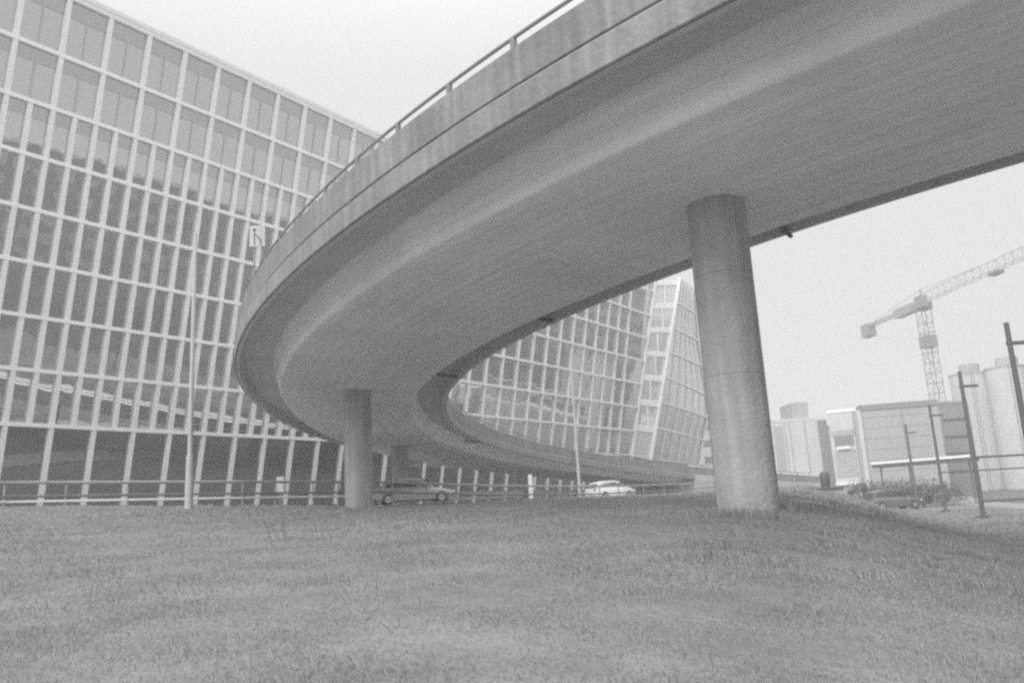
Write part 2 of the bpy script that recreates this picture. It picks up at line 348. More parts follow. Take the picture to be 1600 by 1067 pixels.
# columns
cols = [(at(1145, 570, 15.75), .56), (at(560, 700, 34.3), .57), (at(625.5, 730, 54.4), .56), (ramp(45, 0, 0), .56), (ramp(-41, 0, 0), .56), (ramp(-62.5, 0, 0), .56)]
for c, r in cols:
    d2 = (px_ - c.x) ** 2 + (py_ - c.y) ** 2; i = int(d2.argmin()); top = float(zz[i]) + CZ - 1.28; z0 = float(ground(c.x, c.y)) - .4
    Hh = top - z0
    prof_c = [(r * 1.0, 0), (r * 1.0, .9)]
    zc = .9
    while zc < Hh - 1.6:
        zc += 1.95; prof_c += [(r, zc - .02), (r, zc - .01), (r * .985, zc), (r * .985, zc + .015), (r, zc + .025), (r, zc + .035)]
    prof_c += [(r, Hh)]
    MB().lathe((c.x, c.y, z0), prof_c, 56).build('column', M['column'], fly, smooth=30)
# abutment and solid approach at the far end
pr = [(4.5, -.3), (4.5, -5.2), (-4.5, -5.2), (-4.5, -.3)][::-1]
sweep(pr, SEND + .02, SEND + 20, 'abutment', M['pale_concrete'], fly)
MB().box(ramp(SEND - .35, 0, -2.6), (.7, 6.6, 2.56), (*ramp_dir(SEND), Vector((0, 0, 1)))).build('bearing_wall', M['pale_concrete'], fly)
MB().hexa([ramp(-90, -4, -.5), ramp(-90, 4, -.5), ramp(-89.9, 4, -.5), ramp(-89.9, -4, -.5), ramp(-90, -4, -.4), ramp(-90, 4, -.4), ramp(-89.9, 4, -.4), ramp(-89.9, -4, -.4)]).build('end_joint', M['mid_metal'], fly)
# ------------------------------------------------------------------ the sloping glass office building
uD = Vector((.58, .8146, 0)).normalized(); nH = Vector((uD.y, -uD.x, 0)); th = math.radians(10.6)
mD = Vector((0, 0, 1)) * math.cos(th) + nH * math.sin(th); nD = uD.cross(mD).normalized()
if nD.dot(nH) < 0: nD = -nD
FO = at(0, 573, 57)
fp = lambda a, b, o=0: FO + uD * a + mD * b + nD * o
ROWS = [-11.35, -3.83, 0, 3.73, 7.45, 11.15, 14.87, 18.6, 22.55, 27.02]
A0, PIT = .81, 3.0904; aend = lambda b: 92.2 + .115 * b
ALEFT = A0 - 6 * PIT
bld = empty('glass_office_building', fp(40, -11.35), 'wide mirror glass office building with white fins leaning out over the street', 'office building')
def quadbar(name, a0, b0, a1, b1, wd, depth, m, back=-.05):
    "bar in the facade plane from (a0,b0) to (a1,b1)"
    p, q = fp(a0, b0), fp(a1, b1); d = (q - p).normalized(); sdv = nD.cross(d).normalized(); c = (p + q) / 2 + nD * ((depth + back) / 2)
    return MB().box(c, ((q - p).length, wd, depth - back), (d, sdv, nD)).build(name, m, bld)
for k, b in enumerate(ROWS):
    if k == 0: continue
    quadbar('transom', ALEFT, b, aend(b), b, .27 if k < 9 else .5, .31, M['transom'] if k < 9 else M['mullion'])
wins = []
nb = 0
ks = list(range(-6, 30))
for k in ks:
    a = A0 + PIT * k
    if a < 90: quadbar('mullion', a, ROWS[0], a, ROWS[-1] - .1, .33 if a < 40 else .22, .28, M['mullion'])
for k in range(-6, 11):
    a = A0 + PIT * (k + .5); quadbar('mullion', a, ROWS[1], a, ROWS[6], .33, .28, M['mullion'])
quadbar('mullion', aend(ROWS[0]) + .1, ROWS[0], aend(ROWS[-1]) + .1, ROWS[-1], .5, .3, M['transom'])
panes = []
for r in range(9):
    b0, b1 = ROWS[r], ROWS[r + 1]; half_ = 1 <= r <= 5
    a = ALEFT
    while a < aend(b0) - .3:
        stp = PIT / 2 if (half_ and a < 33) else PIT
        a1 = a + stp
        e0, e1 = (aend(b0), aend(b1)) if a1 > 90 else (a1, a1)
        v = (fp((a + a1) / 2, (b0 + b1) / 2) - camo.location); dpt = v.dot(FW); sx = 800 + FP * v.dot(RT) / dpt; sy = 533 - FP * v.dot(UP) / dpt
        vis = (0 < sx < 400 and -20 < sy < 800) or (720 < sx < 1010 and 440 + (1010 - sx) * .4 < sy < 720)
        panes.append((0 if vis else 1, -stp * (b1 - b0) / dpt ** 2, a, a1, b0, b1, e0, e1)); a = a1
panes.sort(key=lambda t: t[:2])
rest = MB(); rmat = []
for i, (v_, _, a, a1, b0, b1, e0, e1) in enumerate(panes):
    ty, tx = random.gauss(0, .0022), random.gauss(0, .0022); sw, sh = (a1 - a) / 2, (b1 - b0) / 2
    q = [fp(a, b0, -tx * sw - ty * sh), fp(e0, b0, tx * sw - ty * sh), fp(e1, b1, tx * sw + ty * sh), fp(a, b1, -tx * sw + ty * sh)]
    gm = M['clear_glass'] if b0 < -5 else M['glass']
    if i < 100: MB().add(q, [(0, 1, 2, 3)]).build('window', gm, bld)
    else: rest.add(q, [(0, 1, 2, 3)]); rmat.append(1 if b0 < -5 else 0)
ro = rest.build('window', M['glass'], bld); ro.data.materials.append(M['clear_glass']); ro.data.polygons.foreach_set('material_index', rmat)
tag(ro, kind='stuff')
# darker spandrel strips at the head of each pane of the three top storeys, and the slim joint between the paired panes
for r, hgt in ((6, .95), (7, 1.0), (8, 1.35)):
    mb = MB(); b1 = ROWS[r + 1] - .13
    for k in range(-6, 29):
        for hf in ((0, .5), (.5, 1)):
            a, a1 = A0 + PIT * (k + hf[0]), A0 + PIT * (k + hf[1])
            mb.add([fp(a, b1 - hgt, .035), fp(a1, b1 - hgt, .035), fp(a1, b1, .035), fp(a, b1, .035)], [(0, 1, 2, 3)])
    mb.build('spandrel', M['spandrel'], bld)
jm = MB()
for r in (7, 8):
    for k in range(-6, 29):
        a = A0 + PIT * (k + .5); jm.box(fp(a, (ROWS[r] + ROWS[r + 1] - 1.1) / 2, .045), (.15, ROWS[r + 1] - ROWS[r] - 1.1, .03), (uD, mD, nD))
tag(jm.build('glazing_joint', M['wall_joint'], bld), kind='stuff')
for k in range(-6, 11):   # third storey from the top still has the close fins
    a = A0 + PIT * (k + .5); quadbar('mullion', a, ROWS[6], a, ROWS[7], .33, .28, M['mullion'])
# body, roof, base
backv = -nH * 22
T0, T1, B0, B1 = fp(ALEFT, ROWS[-1], -.12), fp(aend(ROWS[-1]) + .3, ROWS[-1], -.12), fp(ALEFT, ROWS[0] - 1.2, -.12), fp(aend(ROWS[0]) + .1, ROWS[0] - 1.2, -.12)
MB().hexa([B0, B1, B1 + backv, B0 + backv, T0, T1, T1 + backv, T0 + backv]).build('core', M['black'], bld)
MB().box((fp(ALEFT, ROWS[0] - .35, .1) + fp(91, ROWS[0] - .35, .1)) / 2, ((fp(91, 0) - fp(ALEFT, 0)).length, .5, .9), (uD, nH, Vector((0, 0, 1)))).build('plinth', M['mid_metal'], bld)
quadbar('roof_edge', ALEFT, ROWS[-1] + .27, aend(27) + .2, ROWS[-1] + .27, .3, .36, M['mullion'])
# end face: ladder of white floors between two slanted white edges, and the last glass face
E1 = [at(986, 713, 130.6), at(1024, 436, 135.3)]; E2 = [at(1016, 719, 132.5), at(1062, 434, 136.5)]
def lerp(E, t): return E[0].lerp(E[1], t)
def lz(E, z): return lerp(E, (z - E[0].z) / (E[1].z - E[0].z))
MB().add([E1[0], E2[0], E2[1], E1[1]], [(0, 1, 2, 3)]).build('end_panel', M['end_glass'], bld)
mb = MB()
def rod(a, b, wd): return MB().tube(a, b, wd, n=6)
for E in (E1, E2):
    o_ = Vector((0, -.3, 0)); rod(E[0] + o_, E[1] + o_, .32).build('end_frame', M['white_paint'], bld)
bands = [(717, 723), (669, 678), (629, 638), (590, 599), (552, 560), (514, 522), (475, 484), (437, 446)]
zs = []
for y0, y1 in bands:
    t0 = (719 - y1) / 285; t1 = (719 - y0) / 285; o_ = Vector((0, -.35, 0)); a0, a1, c0, c1 = lerp(E1, max(t0, 0)), lerp(E2, max(t0, 0)), lerp(E1, t1), lerp(E2, t1); bk = Vector((0, .4, 0))
    MB().hexa([a0 + o_, a1 + o_, a1 + bk, a0 + bk, c0 + o_, c1 + o_, c1 + bk, c0 + bk]).build('floor_band', M['white_paint'], bld); zs.append((t0, t1))
for i in range(1, 7):
    tA, tB = zs[i][1], zs[i + 1][0]; f0, f1 = (.62, .45) if i % 2 else (.55, .4)
    p = lerp(E1, tA).lerp(lerp(E2, tA), f0); q = lerp(E1, tB).lerp(lerp(E2, tB), f1); o_ = Vector((0, -.2, 0))
    rod(p + o_, q + o_, .14).build('end_mullion', M['white_paint'], bld)
rows2 = [(1015, 718, 1091, 727, 152), (1021, 669, 1097, 687, 153), (1028, 630, 1104, 652, 153.5), (1036, 591, 1103, 618, 154), (1045, 552, 1096, 573, 154), (1052, 514, 1090, 533, 154), (1058, 474, 1087, 492, 154), (1062, 434, 1086, 449, 154)]
V = []; NS = 6
for k, (xa, ya, xb, yb, dB) in enumerate(rows2):
    z_t = (719 - ya) / 285; A_ = lerp(E2, z_t); B_ = at(xb, yb, dB); B_.z = B_.z
    for j in range(NS + 1):
        p = A_.lerp(B_, j / NS); p += Vector((.8, -.6, 0)) * (math.sin(math.pi * j / NS) * .15); V.append(p)
for k in range(len(rows2) - 1):
    for j in range(NS):
        MB().add([V[k * (NS + 1) + j], V[k * (NS + 1) + j + 1], V[(k + 1) * (NS + 1) + j + 1], V[(k + 1) * (NS + 1) + j]], [(0, 1, 2, 3)]).build('side_window', M['glass'], bld)
o_ = Vector((.15, -.15, 0))
for k in range(len(rows2) - 1):
    mb = MB()
    for j in range(NS): mb.tube(V[k * (NS + 1) + j] + o_, V[k * (NS + 1) + j + 1] + o_, .16, n=6)
    mb.build('side_transom', M['white_paint'], bld)
for j in range(1, NS):
    mb = MB()
    for k in range(len(rows2) - 1): mb.tube(V[k * (NS + 1) + j] + o_, V[(k + 1) * (NS + 1) + j] + o_, .09, n=6)
    mb.build('side_mullion', M['mullion'], bld)
mb = MB()
for k in range(len(rows2) - 1): mb.tube(V[k * (NS + 1) + NS] + o_, V[(k + 1) * (NS + 1) + NS] + o_, .2, n=6)
mb.build('end_frame', M['white_paint'], bld)
topA, topB = V[-NS - 1], V[-1]
MB().hexa([E1[0] + Vector((.3, 3, -3)), E2[0] + Vector((-.2, 3.2, -3)), V[NS] + Vector((-1.8, 1.2, -3)), fp(86, ROWS[0], -9), E1[1] + Vector((0, 3, -.4)), E2[1] + Vector((-.6, 3, -.4)), topB + Vector((-2.2, 1.2, -.4)), fp(95, ROWS[-1], -9)]).build('core', M['black'], bld)
# ------------------------------------------------------------------ fence along the top of the lawn
fence = empty('metal_railing', (0, float(fence_y(0)), float(ground(0, fence_y(0)))), 'long low metal railing with thin posts running along the top of the lawn', 'railing')
fpts = []
post_px = [(-60, 28.6), (8, 31.4), (104, 33), (200, 34.6), (290, 36.2), (379, 38), (430, 39.5), (489, 41), (528, 42), (572, 43), (613, 44), (667, 45.5), (714, 47), (763, 49), (805, 51), (840, 53), (873, 55), (907, 57.5), (936, 60), (966, 63), (1005, 67), (1037, 71), (1065, 75), (1084, 79), (1105, 83), (1135, 88), (1168, 93), (1200, 98), (1222, 103), (1243, 108), (1262, 113)]
def top_y(px): return float(np.interp(px, [-60, 0, 400, 600, 763, 930, 1065, 1110, 1200, 1300], [755, 754, 752.5, 753, 758.5, 760, 756, 753, 748, 742]))
tops = [at(x, top_y(x), d) for x, d in post_px]
for k, t in enumerate(tops):
    gz = min(float(ground(t.x, t.y)), t.z - .95); mb = MB(); mb.tube((t.x, t.y, gz - .1), (t.x, t.y, t.z), .045, n=6)
    mb.build('post', M['rail_metal'], fence)
for off_, r, m, nm in ((0, .065, 'rail_metal', 'top_rail'), (-.52, .05, 'mid_metal', 'middle_rail'), (-.72, .05, 'metal', 'bottom_rail')):
    mb = MB()
    for a, b_ in zip(tops[:-1], tops[1:]):
        if nm == 'bottom_rail' and a.x > -8: continue
        mb.tube(a + Vector((0, -.0, off_)), b_ + Vector((0, 0, off_)), r, n=6, cap=True)
    mb.build(nm, M[m] if nm != 'bottom_rail' else M['white_paint'], fence, smooth=40)
# guard rail on the far side of the street
gr = empty('guard_rail', (offs(12.9)[12][0], offs(12.9)[12][1], CZ + .7), 'pale crash barrier along the far kerb behind the parked cars', 'guard rail')
P = [p for p in offs(12.9) if -9 < p[0] < 24]
for zo, hh, m in ((1.02, .26, 'metal'), (.62, .2, 'metal')):
    mb = MB()
    for a, b_ in zip(P[:-1], P[1:]):
        za, zb = float(ground(*a)), float(ground(*b_)); A_ = Vector((a[0], a[1], za + zo)); B_ = Vector((b_[0], b_[1], zb + zo)); d = (B_ - A_).normalized(); n_ = Vector((-d.y, d.x, 0))
        mb.box((A_ + B_) / 2, ((B_ - A_).length, .06, hh), (d, n_, Vector((0, 0, 1))))
    mb.build('beam', M['white_paint'], gr)
for a in P[::1]:
    za = float(ground(*a)); MB().box((a[0] + .1, a[1] + .12, za + .55), (.1, .1, 1.15)).build('post', M['metal'], gr)
# ------------------------------------------------------------------ cars
def loft(sections, m, name, parent, smooth=40):
    n = len(sections[0]); mb = MB(); mb.add([p for s in sections for p in s], [(k * n + j, k * n + (j + 1) % n, (k + 1) * n + (j + 1) % n, (k + 1) * n + j) for k in range(len(sections) - 1) for j in range(n)] + [tuple(reversed(range(n))), tuple((len(sections) - 1) * n + j for j in range(n))])
    return mb.build(name, m, parent, smooth=smooth)
def make_car(loc, rz, paint, label, cat, L=4.4, H=1.46, hatch=False):
    root = empty('parked_car', (0, 0, 0), label, cat)
    # body stations along x: (x, half width, bottom z, shoulder z)
    st = [(-L / 2, .62, .42, .72), (-L / 2 + .08, .78, .3, .9), (-L / 2 + .5, .86, .2, .97), (-.9, .89, .18, .98), (.3, .89, .18, .95), (1.0, .88, .19, .9), (1.6, .84, .2, .82), (L / 2 - .15, .72, .28, .7), (L / 2, .5, .38, .58)]
    secs = [[(x, -hw, zb + .06), (x, -hw * 1.0, (zb + zt) / 2), (x, -hw * .97, zt - .08), (x, -hw * .88, zt), (x, hw * .88, zt), (x, hw * .97, zt - .08), (x, hw, (zb + zt) / 2), (x, hw, zb + .06), (x, hw * .9, zb), (x, -hw * .9, zb)] for x, hw, zb, zt in st]
    loft(secs, paint, 'body', root)
    rb = -L / 2 + (.12 if hatch else .35)
    gh = [(rb, .70, .93, .94), (rb + .45, .66, .93, H - .16), (-.75, .6, .93, H - .02), (0, .6, .93, H), (.45, .62, .93, H - .08), (1.25, .70, .86, .89)]
    loft([[(x, -hw * 1.12, z0), (x, -hw, zt - .02), (x, -hw * .8, zt), (x, hw * .8, zt), (x, hw, zt - .02), (x, hw * 1.12, z0)] for x, hw, z0, zt in gh], paint, 'cabin', root)
    for sy in (-1, 1):
        for x0, x1, t0, t1 in ((rb + .38, -.78, H - .36, H - .22), (-.68, .12, H - .2, H - .2), (.2, .95, H - .2, 1.02)):
            z0 = .97; y0 = .785; 
            f = lambda x, z: (x, sy * (.80 - (z - .93) * .26 + .012), z)
            q = [f(x0, z0), f(x1, z0), f(x1, t1 if x0 < .1 else z0 + .03), f(x0, t0)]
            if x0 > .1: q = [f(x0, z0), f(x1, z0 - .01), f(x0 + .32, H - .24), f(x0, t0)]
            MB().add(q, [(0, 1, 2, 3)]).build('side_window', M['car_glass'], root)
    MB().add([(.52, -.55, H - .06), (.52, .55, H - .06), (1.24, .66, .93), (1.24, -.66, .93)], [(0, 1, 2, 3)]).build('windscreen', M['car_glass'], root)
    MB().add([(rb + .36, -.55, H - .24), (rb + .36, .55, H - .24), (rb - .0, .64, .98), (rb - .0, -.64, .98)], [(0, 1, 2, 3)]).build('rear_window', M['car_glass'], root)
    for x in (-L / 2 + .85, L / 2 - .85):
        for sy in (-1, 1):
            wh = MB(); wh.tube((x, sy * .70, .32), (x, sy * .905, .32), .32, n=22); wo = wh.build('wheel', M['rubber'], root, smooth=40)
            wr = MB(); wr.tube((x, sy * .9, .32), (x, sy * .925, .32), .2, n=16); wr.build('rim', M['chrome'], wo, smooth=40)
    for sy in (-1, 1):
        MB().box((L / 2 - .1, sy * .55, .66), (.16, .28, .13)).build('headlight', M['lamp_glass'], root)
        MB().box((-L / 2 + .05, sy * .62, .8), (.1, .22, .14)).build('tail_light', M['mid_metal'], root)
        MB().box((.72, sy * .95, .98), (.12, .16, .11)).build('mirror', paint, root)
    MB().box((L / 2 + .005, 0, .45), (.04, .9, .12)).build('grille', M['black'], root)
    root.location = loc; root.rotation_euler = (0, 0, rz); return root
def car_at(px, py_roof, d, rz, *a, H=1.46, **k):
    p = at(px, py_roof, d); return make_car((p.x, p.y, p.z - H), rz, *a, H=H, **k)
car_at(645, 746.5, 48.5, math.radians(14), M['car_grey'], 'grey saloon car parked behind the railing just right of the left bridge column', 'car', L=4.75, H=1.5)
car_at(952, 750.5, 66, math.radians(33), M['car_white'], 'white rounded hatchback parked behind the railing right of the thin lamp post', 'car', hatch=True, L=4.1, H=1.5)
# ------------------------------------------------------------------ lamp posts, sign, small street things
def lamp(base_px, base_y, d, top_y_, r0, r1, label, arm=False, sleeve=None):
    b_ = at(base_px, base_y, d); t = at(base_px, top_y_, d); gz = float(ground(b_.x, b_.y)); root = empty('lamp_post', (b_.x, b_.y, gz), label, 'lamp post')
    top = Vector((b_.x, b_.y, t.z)); MB().tube((b_.x, b_.y, gz - .1), top, r0, r1, n=14).build('pole', M['pale_pole'], root, smooth=40)
    if sleeve: MB().tube((b_.x, b_.y, gz - .1), (b_.x, b_.y, gz + sleeve), r0 * 1.45, r0 * 1.3, n=14).build('base_sleeve', M['pale_pole'], root, smooth=40)
    if arm:
        d_ = Vector((.77, .63, 0)); MB().tube(top - Vector((0, 0, .05)), top + d_ * .5 + Vector((0, 0, .1)), .035, n=8).build('arm', M['pale_pole'], root)
        MB().box(top + d_ * .75 + Vector((0, 0, .1)), (.62, .22, .1), (d_, Vector((-d_.y, d_.x, 0)), Vector((0, 0, 1)))).build('lantern', M['mid_metal'], root)
    return root
M['pale_pole'] = mat('galvanised_pole', .42, .5, .1, 2)
lamp(295, 792, 29.5, 332, .10, .06, 'tall pale tapered lamp post standing before the left glass facade', sleeve=1.9)
lamp(906, 770, 61, 568, .13, .06, 'thin pale lamp post rising beside the white hatchback', sleeve=None)
# lane sign on the flyover
s0 = -8.6; a_, b_ = ramp_dir(s0)
c = at(402, 369, 0.0 + 25.2)
sg = empty('lane_sign', (c.x, c.y, c.z - 1.6), 'white rectangular lane sign with arrows behind the flyover parapet', 'sign')
fdir = (camo.location - c); fdir.z = 0; fdir.normalize(); rdir = Vector((0, 0, 1)).cross(fdir); rdir = (rdir * .93 + fdir * .3).normalized(); fdir = rdir.cross(Vector((0, 0, 1)))
if fdir.dot(camo.location - c) < 0: fdir = -fdir
zA = Vector((0, 0, 1))
MB().box(c, (.46, .035, .66), (rdir, fdir, zA)).build('sign_panel', M['pale_concrete'], sg)
for sx_ in (-.1, .13):
    MB().tube(c + rdir * sx_ - fdir * .05 - zA * 1.5, c + rdir * sx_ - fdir * .05 + zA * .3, .03, n=8).build('sign_post', M['metal'], sg)
def stroke(pts, wd):
    mb = MB()
    for (x0, y0), (x1, y1) in zip(pts[:-1], pts[1:]):
        p, q = c + rdir * x0 + zA * y0 + fdir * .022, c + rdir * x1 + zA * y1 + fdir * .022; d = (q - p).normalized(); mb.box((p + q) / 2, ((q - p).length, wd, .006), (d, fdir.cross(d), fdir))
    return mb
ar = stroke([(-.08, -.28), (-.08, .2)], .03)
ar.add([c + rdir * x + zA * y + fdir * .026 for x, y in ((-.14, .17), (-.02, .17), (-.08, .27))], [(0, 1, 2)]); ar.build('arrow', M['black'], sg)
stroke([(.11, -.28), (.11, -.14), (-.07, .06)], .03).build('merging_lane', M['black'], sg)
# white marker post, utility box
p = at(829, 760, 60); gz = float(ground(p.x, p.y)); o = MB().box((p.x, p.y, gz + .95), (.30, .22, 1.9)).build('marker_post', M['white_paint']); tag(o, 'white square post standing beside the far bridge column', 'post')
p = at(439, 756, 40.5); gz = float(ground(p.x, p.y)); ub = empty('utility_box', (p.x, p.y, gz), 'small pale utility box on a stem behind the left railing', 'utility box')
MB().box((p.x, p.y, gz + 1.05), (.36, .25, .75)).build('cabinet', M['pale_concrete'], ub); MB().box((p.x, p.y, gz + .33), (.16, .12, .7)).build('stem', M['mid_metal'], ub)
# weeds
for i, (wx, wy, d, h) in enumerate(((425, 886, 12.2, .42), (448, 878, 12.6, .5), (436, 880, 13.4, .3), (466, 808, 24, .45))):
    p = at(wx, wy, d); gz = float(ground(p.x, p.y)); wd = empty('weed', (p.x, p.y, gz), ['tall dry weed stalk leaning left in the lawn, nearer of the left pair', 'tall dry weed stalk with a bent tip, right of the pair in the lawn', 'short dry weed between the two taller lawn stalks', 'lone dark weed at the lawn crest left of the bridge column'][i], 'weed')
    mb = MB(); x, y, z = p.x, p.y, gz; hx = random.uniform(-.1, .1)
    mb.tube((x, y, z - .02), (x + hx * .5, y, z + h * .6), .004, .003, n=5); mb.tube((x + hx * .5, y, z + h * .6), (x + hx * 1.6, y, z + h), .003, .002, n=5); mb.build('stem', M['weed'], wd)
    mb = MB()
    for j in range(16):
        t = random.uniform(.15, 1); q = Vector((x + hx * 1.6 * t, y, z + h * t)); an = random.uniform(0, 6.28); l = random.uniform(.02, .05)
        e1 = Vector((math.cos(an), math.sin(an), .4)) * l; e2 = Vector((-math.sin(an), math.cos(an), 0)) * .012; mb.add([q, q + e1 * .5 + e2, q + e1, q + e1 * .5 - e2], [(0, 1, 2, 3)])
    mb.build('leaves', M['weed'], wd)
# ------------------------------------------------------------------ tower crane
TB = at(1461, 600, 138); gz = float(ground(TB.x, TB.y)); zt = at(1443, 478, 138).z
cr = empty('tower_crane', (TB.x, TB.y, gz), 'pale lattice tower crane with its long jib rising to the right', 'crane')
mb = MB(); hw = .85
J0 = at(1375, 500, 155); J1 = at(1600, 403, 117); jd = (J1 - J0); jd.z = 0; jd.normalize(); js = Vector((-jd.y, jd.x, 0))
for a, b_ in ((1, 1), (1, -1), (-1, 1), (-1, -1)):
    o = jd * (a * hw) + js * (b_ * hw); mb.tube(Vector((TB.x, TB.y, gz)) + o, Vector((TB.x, TB.y, zt)) + o, .085, n=5)
z = gz + 1
k = 0
while z < zt - 1.5:
    for (a, b_), (c_, d_) in (((1, 1), (1, -1)), ((1, -1), (-1, -1)), ((-1, -1), (-1, 1)), ((-1, 1), (1, 1))):
        o1 = jd * (a * hw) + js * (b_ * hw); o2 = jd * (c_ * hw) + js * (d_ * hw); B_ = Vector((TB.x, TB.y, z))
        mb.tube(B_ + o1, B_ + o2, .06, n=4); mb.tube(B_ + (o1 if k % 2 else o2), B_ + (o2 if k % 2 else o1) + zA * 1.7, .045, n=4)
    z += 1.7; k += 1
mb.build('mast', M['crane'], cr)
MB().box((TB.x, TB.y, zt - 5.6), (2.0, 2.0, 2.0), (jd, js, zA)).build('climbing_frame', M['crane_grey'], cr)
top = Vector((TB.x, TB.y, zt)); MB().box(top + zA * .5, (2.2, 2.2, 1.2), (jd, js, zA)).build('slewing_ring', M['crane_grey'], cr)
MB().box(top + zA * .9 + jd * 1.6 + js * -1.2, (1.8, 1.3, 1.9), (jd, js, zA)).build('cab', M['crane_grey'], cr)
MB().box(top + zA * 1.0 - jd * 5.0, (5.5, 1.5, 1.5), (jd, js, zA)).build('winch_house', M['crane'], cr)
def truss(p0, p1, wd, ht, n, name, r=.07):
    mb = MB(); d = (p1 - p0) / n; tri = [js * (wd / 2), js * (-wd / 2), zA * ht]
    for o in tri: mb.tube(p0 + o, p1 + o * 1.0, r, n=5)
    for i in range(n):
        q = p0 + d * i
        mb.tube(q + tri[0], q + tri[1], r * .6, n=4)
        for t in tri[:2]: mb.tube(q + t, q + d * .5 + tri[2], r * .6, n=4); mb.tube(q + d * .5 + tri[2], q + d + t, r * .6, n=4)
    return mb.build(name, M['crane'], cr)
truss(top + zA * 1.1, top + zA * 1.1 + jd * 48, 1.2, 1.6, 26, 'jib', .05)
truss(top + zA * 1.0, top + zA * 1.0 - jd * 19, 1.2, .5, 9, 'counter_jib', .1)
MB().box(top - jd * 18.2 + zA * .4, (2.6, 1.6, 2.4), (jd, js, zA)).build('counterweight', M['crane_grey'], cr)
MB().box(top + jd * 19 + zA * .7, (2.0, 1.2, .5), (jd, js, zA)).build('trolley', M['mid_metal'], cr)
mb = MB(); mb.tube(top + zA * 1, top + zA * 3.4, .18, n=6); mb.tube(top + zA * 3.4, top - jd * 17 + zA * 1.5, .05, n=4); mb.tube(top + zA * 3.4, top + jd * 16 + zA * 2.7, .05, n=4); mb.build('tie_bars', M['crane'], cr)
# ------------------------------------------------------------------ tall steel poles by the lower road
pole_defs = [(1580, 28.3, 480, 'tall dark steel pole nearest the right edge of the photo'), (1537, 40, 577, 'tall dark steel pole before the pale silo, second from the right edge'), (1478, 55, 641, 'dark steel pole third from the right, before the grey block'), (1434, 70, 664, 'smallest and most distant dark steel pole in the row')]
base_fix = {1580: 1632}
for px, d, ty, lb in pole_defs:
    b_ = at(base_fix.get(px, px), {1580: 838, 1537: 810, 1478: 799, 1434: 792}[px], d); gz = float(ground(b_.x, b_.y)); zt_ = 5.75 + CZ
    root = empty('steel_pole', (b_.x, b_.y, gz), lb, 'pole', 'dark steel poles along the lower road')
    MB().tube((b_.x, b_.y, gz - .1), (b_.x, b_.y, zt_), .11, .085, n=10).build('shaft', M['dark_metal'], root, smooth=40)
    MB().tube((b_.x, b_.y, gz - .05), (b_.x, b_.y, gz + .12), .26, n=10).build('base_flange', M['dark_metal'], root)
    MB().box((b_.x + .35, b_.y, zt_ - .75), (.9, .12, .12)).build('bracket', M['dark_metal'], root)
    for hz, ln in (((2.9, 5.2), (.8, 3.4)) if px == 1537 else ((2.6, 6.0),) if px == 1478 else ((1.9, 3),) if px == 1580 else ()):
        MB().tube((b_.x, b_.y, gz + hz + 0), (b_.x + ln, b_.y + .3, gz + hz), .055, n=6).build('side_bar', M['dark_metal'], root)
# ------------------------------------------------------------------ buildings on the right
def block(name, label, cat, xl, xr, ytop, d0, d1=None, depth=18, m='pale_concrete', base=None, cap=None, wins=None, group=None, seams=None, plinth=None):
    d1 = d1 or d0; A_ = at(xl, ytop, d0); B_ = at(xr, ytop, d1); top = (A_.z + B_.z) / 2
    A_ = Vector((A_.x, A_.y, 0)); B_ = Vector((B_.x, B_.y, 0)); d = (B_ - A_); L_ = d.length; d.normalize(); n_ = Vector((-d.y, d.x, 0))
    if n_.y < 0: n_ = -n_
    gz = min(float(ground(A_.x, A_.y)), float(ground(B_.x, B_.y))) - .5; c = (A_ + B_) / 2
    root = empty(name, (c.x, c.y, gz), label, cat, group)
    def bx(u0, u1, z0, z1, o0, o1, nm, mm, par=root):
        P = [A_ + d * u0 + n_ * o0, A_ + d * u1 + n_ * o0, A_ + d * u1 + n_ * o1, A_ + d * u0 + n_ * o1]
        return MB().hexa([Vector((p.x, p.y, z0)) for p in P] + [Vector((p.x, p.y, z1)) for p in P]).build(nm, M[mm] if isinstance(mm, str) else mm, par)
    bx(0, L_, gz, top, 0, depth, 'wall', m)
    return root, bx, L_, gz, top
M['wall_pale'] = mat('pale_render', .62, .8, .08, .15, streak=.1); M['wall_mid'] = mat('grey_cladding', .42, .7, .08, .12, streak=.08)
M['wall_grey'] = mat('darker_cladding', .25, .7, .1, .2); M['wall_dark'] = mat('dark_cladding', .05, .6, .1, .2)
r_, bx, L_, gz, top = block('apartment_block', 'pale apartment block with a small roof box just right of the big column', 'building', 1196, 1281, 658, 112, 112, m='wall_pale')
bx(L_ * .02, L_ * .98, top, top + .35, -.05, 17, 'roof_edge', 'wall_pale'); bx(L_ * .56, L_ * .86, top, top + 2.6, 1, 6, 'roof_box', 'wall_mid')
for u in (.33, .42, .7): bx(L_ * u, L_ * u + .12, gz + 3.2, top - .1, -.06, .05, 'joint', 'wall_mid')
bx(L_ * .13, L_ * .3, gz + 3.5, top - .6, -.05, .05, 'window_strip', 'wall_mid'); bx(L_ * .1, L_ * .36, gz + 1.5, gz + 3.0, -.05, .05, 'shop_window', 'wall_mid')
bx(0, L_, gz + .8, gz + 1.3, -.3, 0, 'canopy', 'white_paint')
r_, bx, L_, gz, top = block('edge_shade_strip', 'narrow dark strip added as the shaded edge of the pale apartment block', 'building', 1281, 1291, 657, 111, 111, depth=10, m='wall_grey')  # shade along the apartment block's right edge, built as a dark strip
bx(0, L_, top, top + .2, -.05, 10, 'roof_edge', 'wall_mid')
r_, bx, L_, gz, top = block('office_block', 'light office front with a dark ribbon window beside the big grey hall', 'building', 1292, 1338, 644, 110, 108, m='wall_pale')
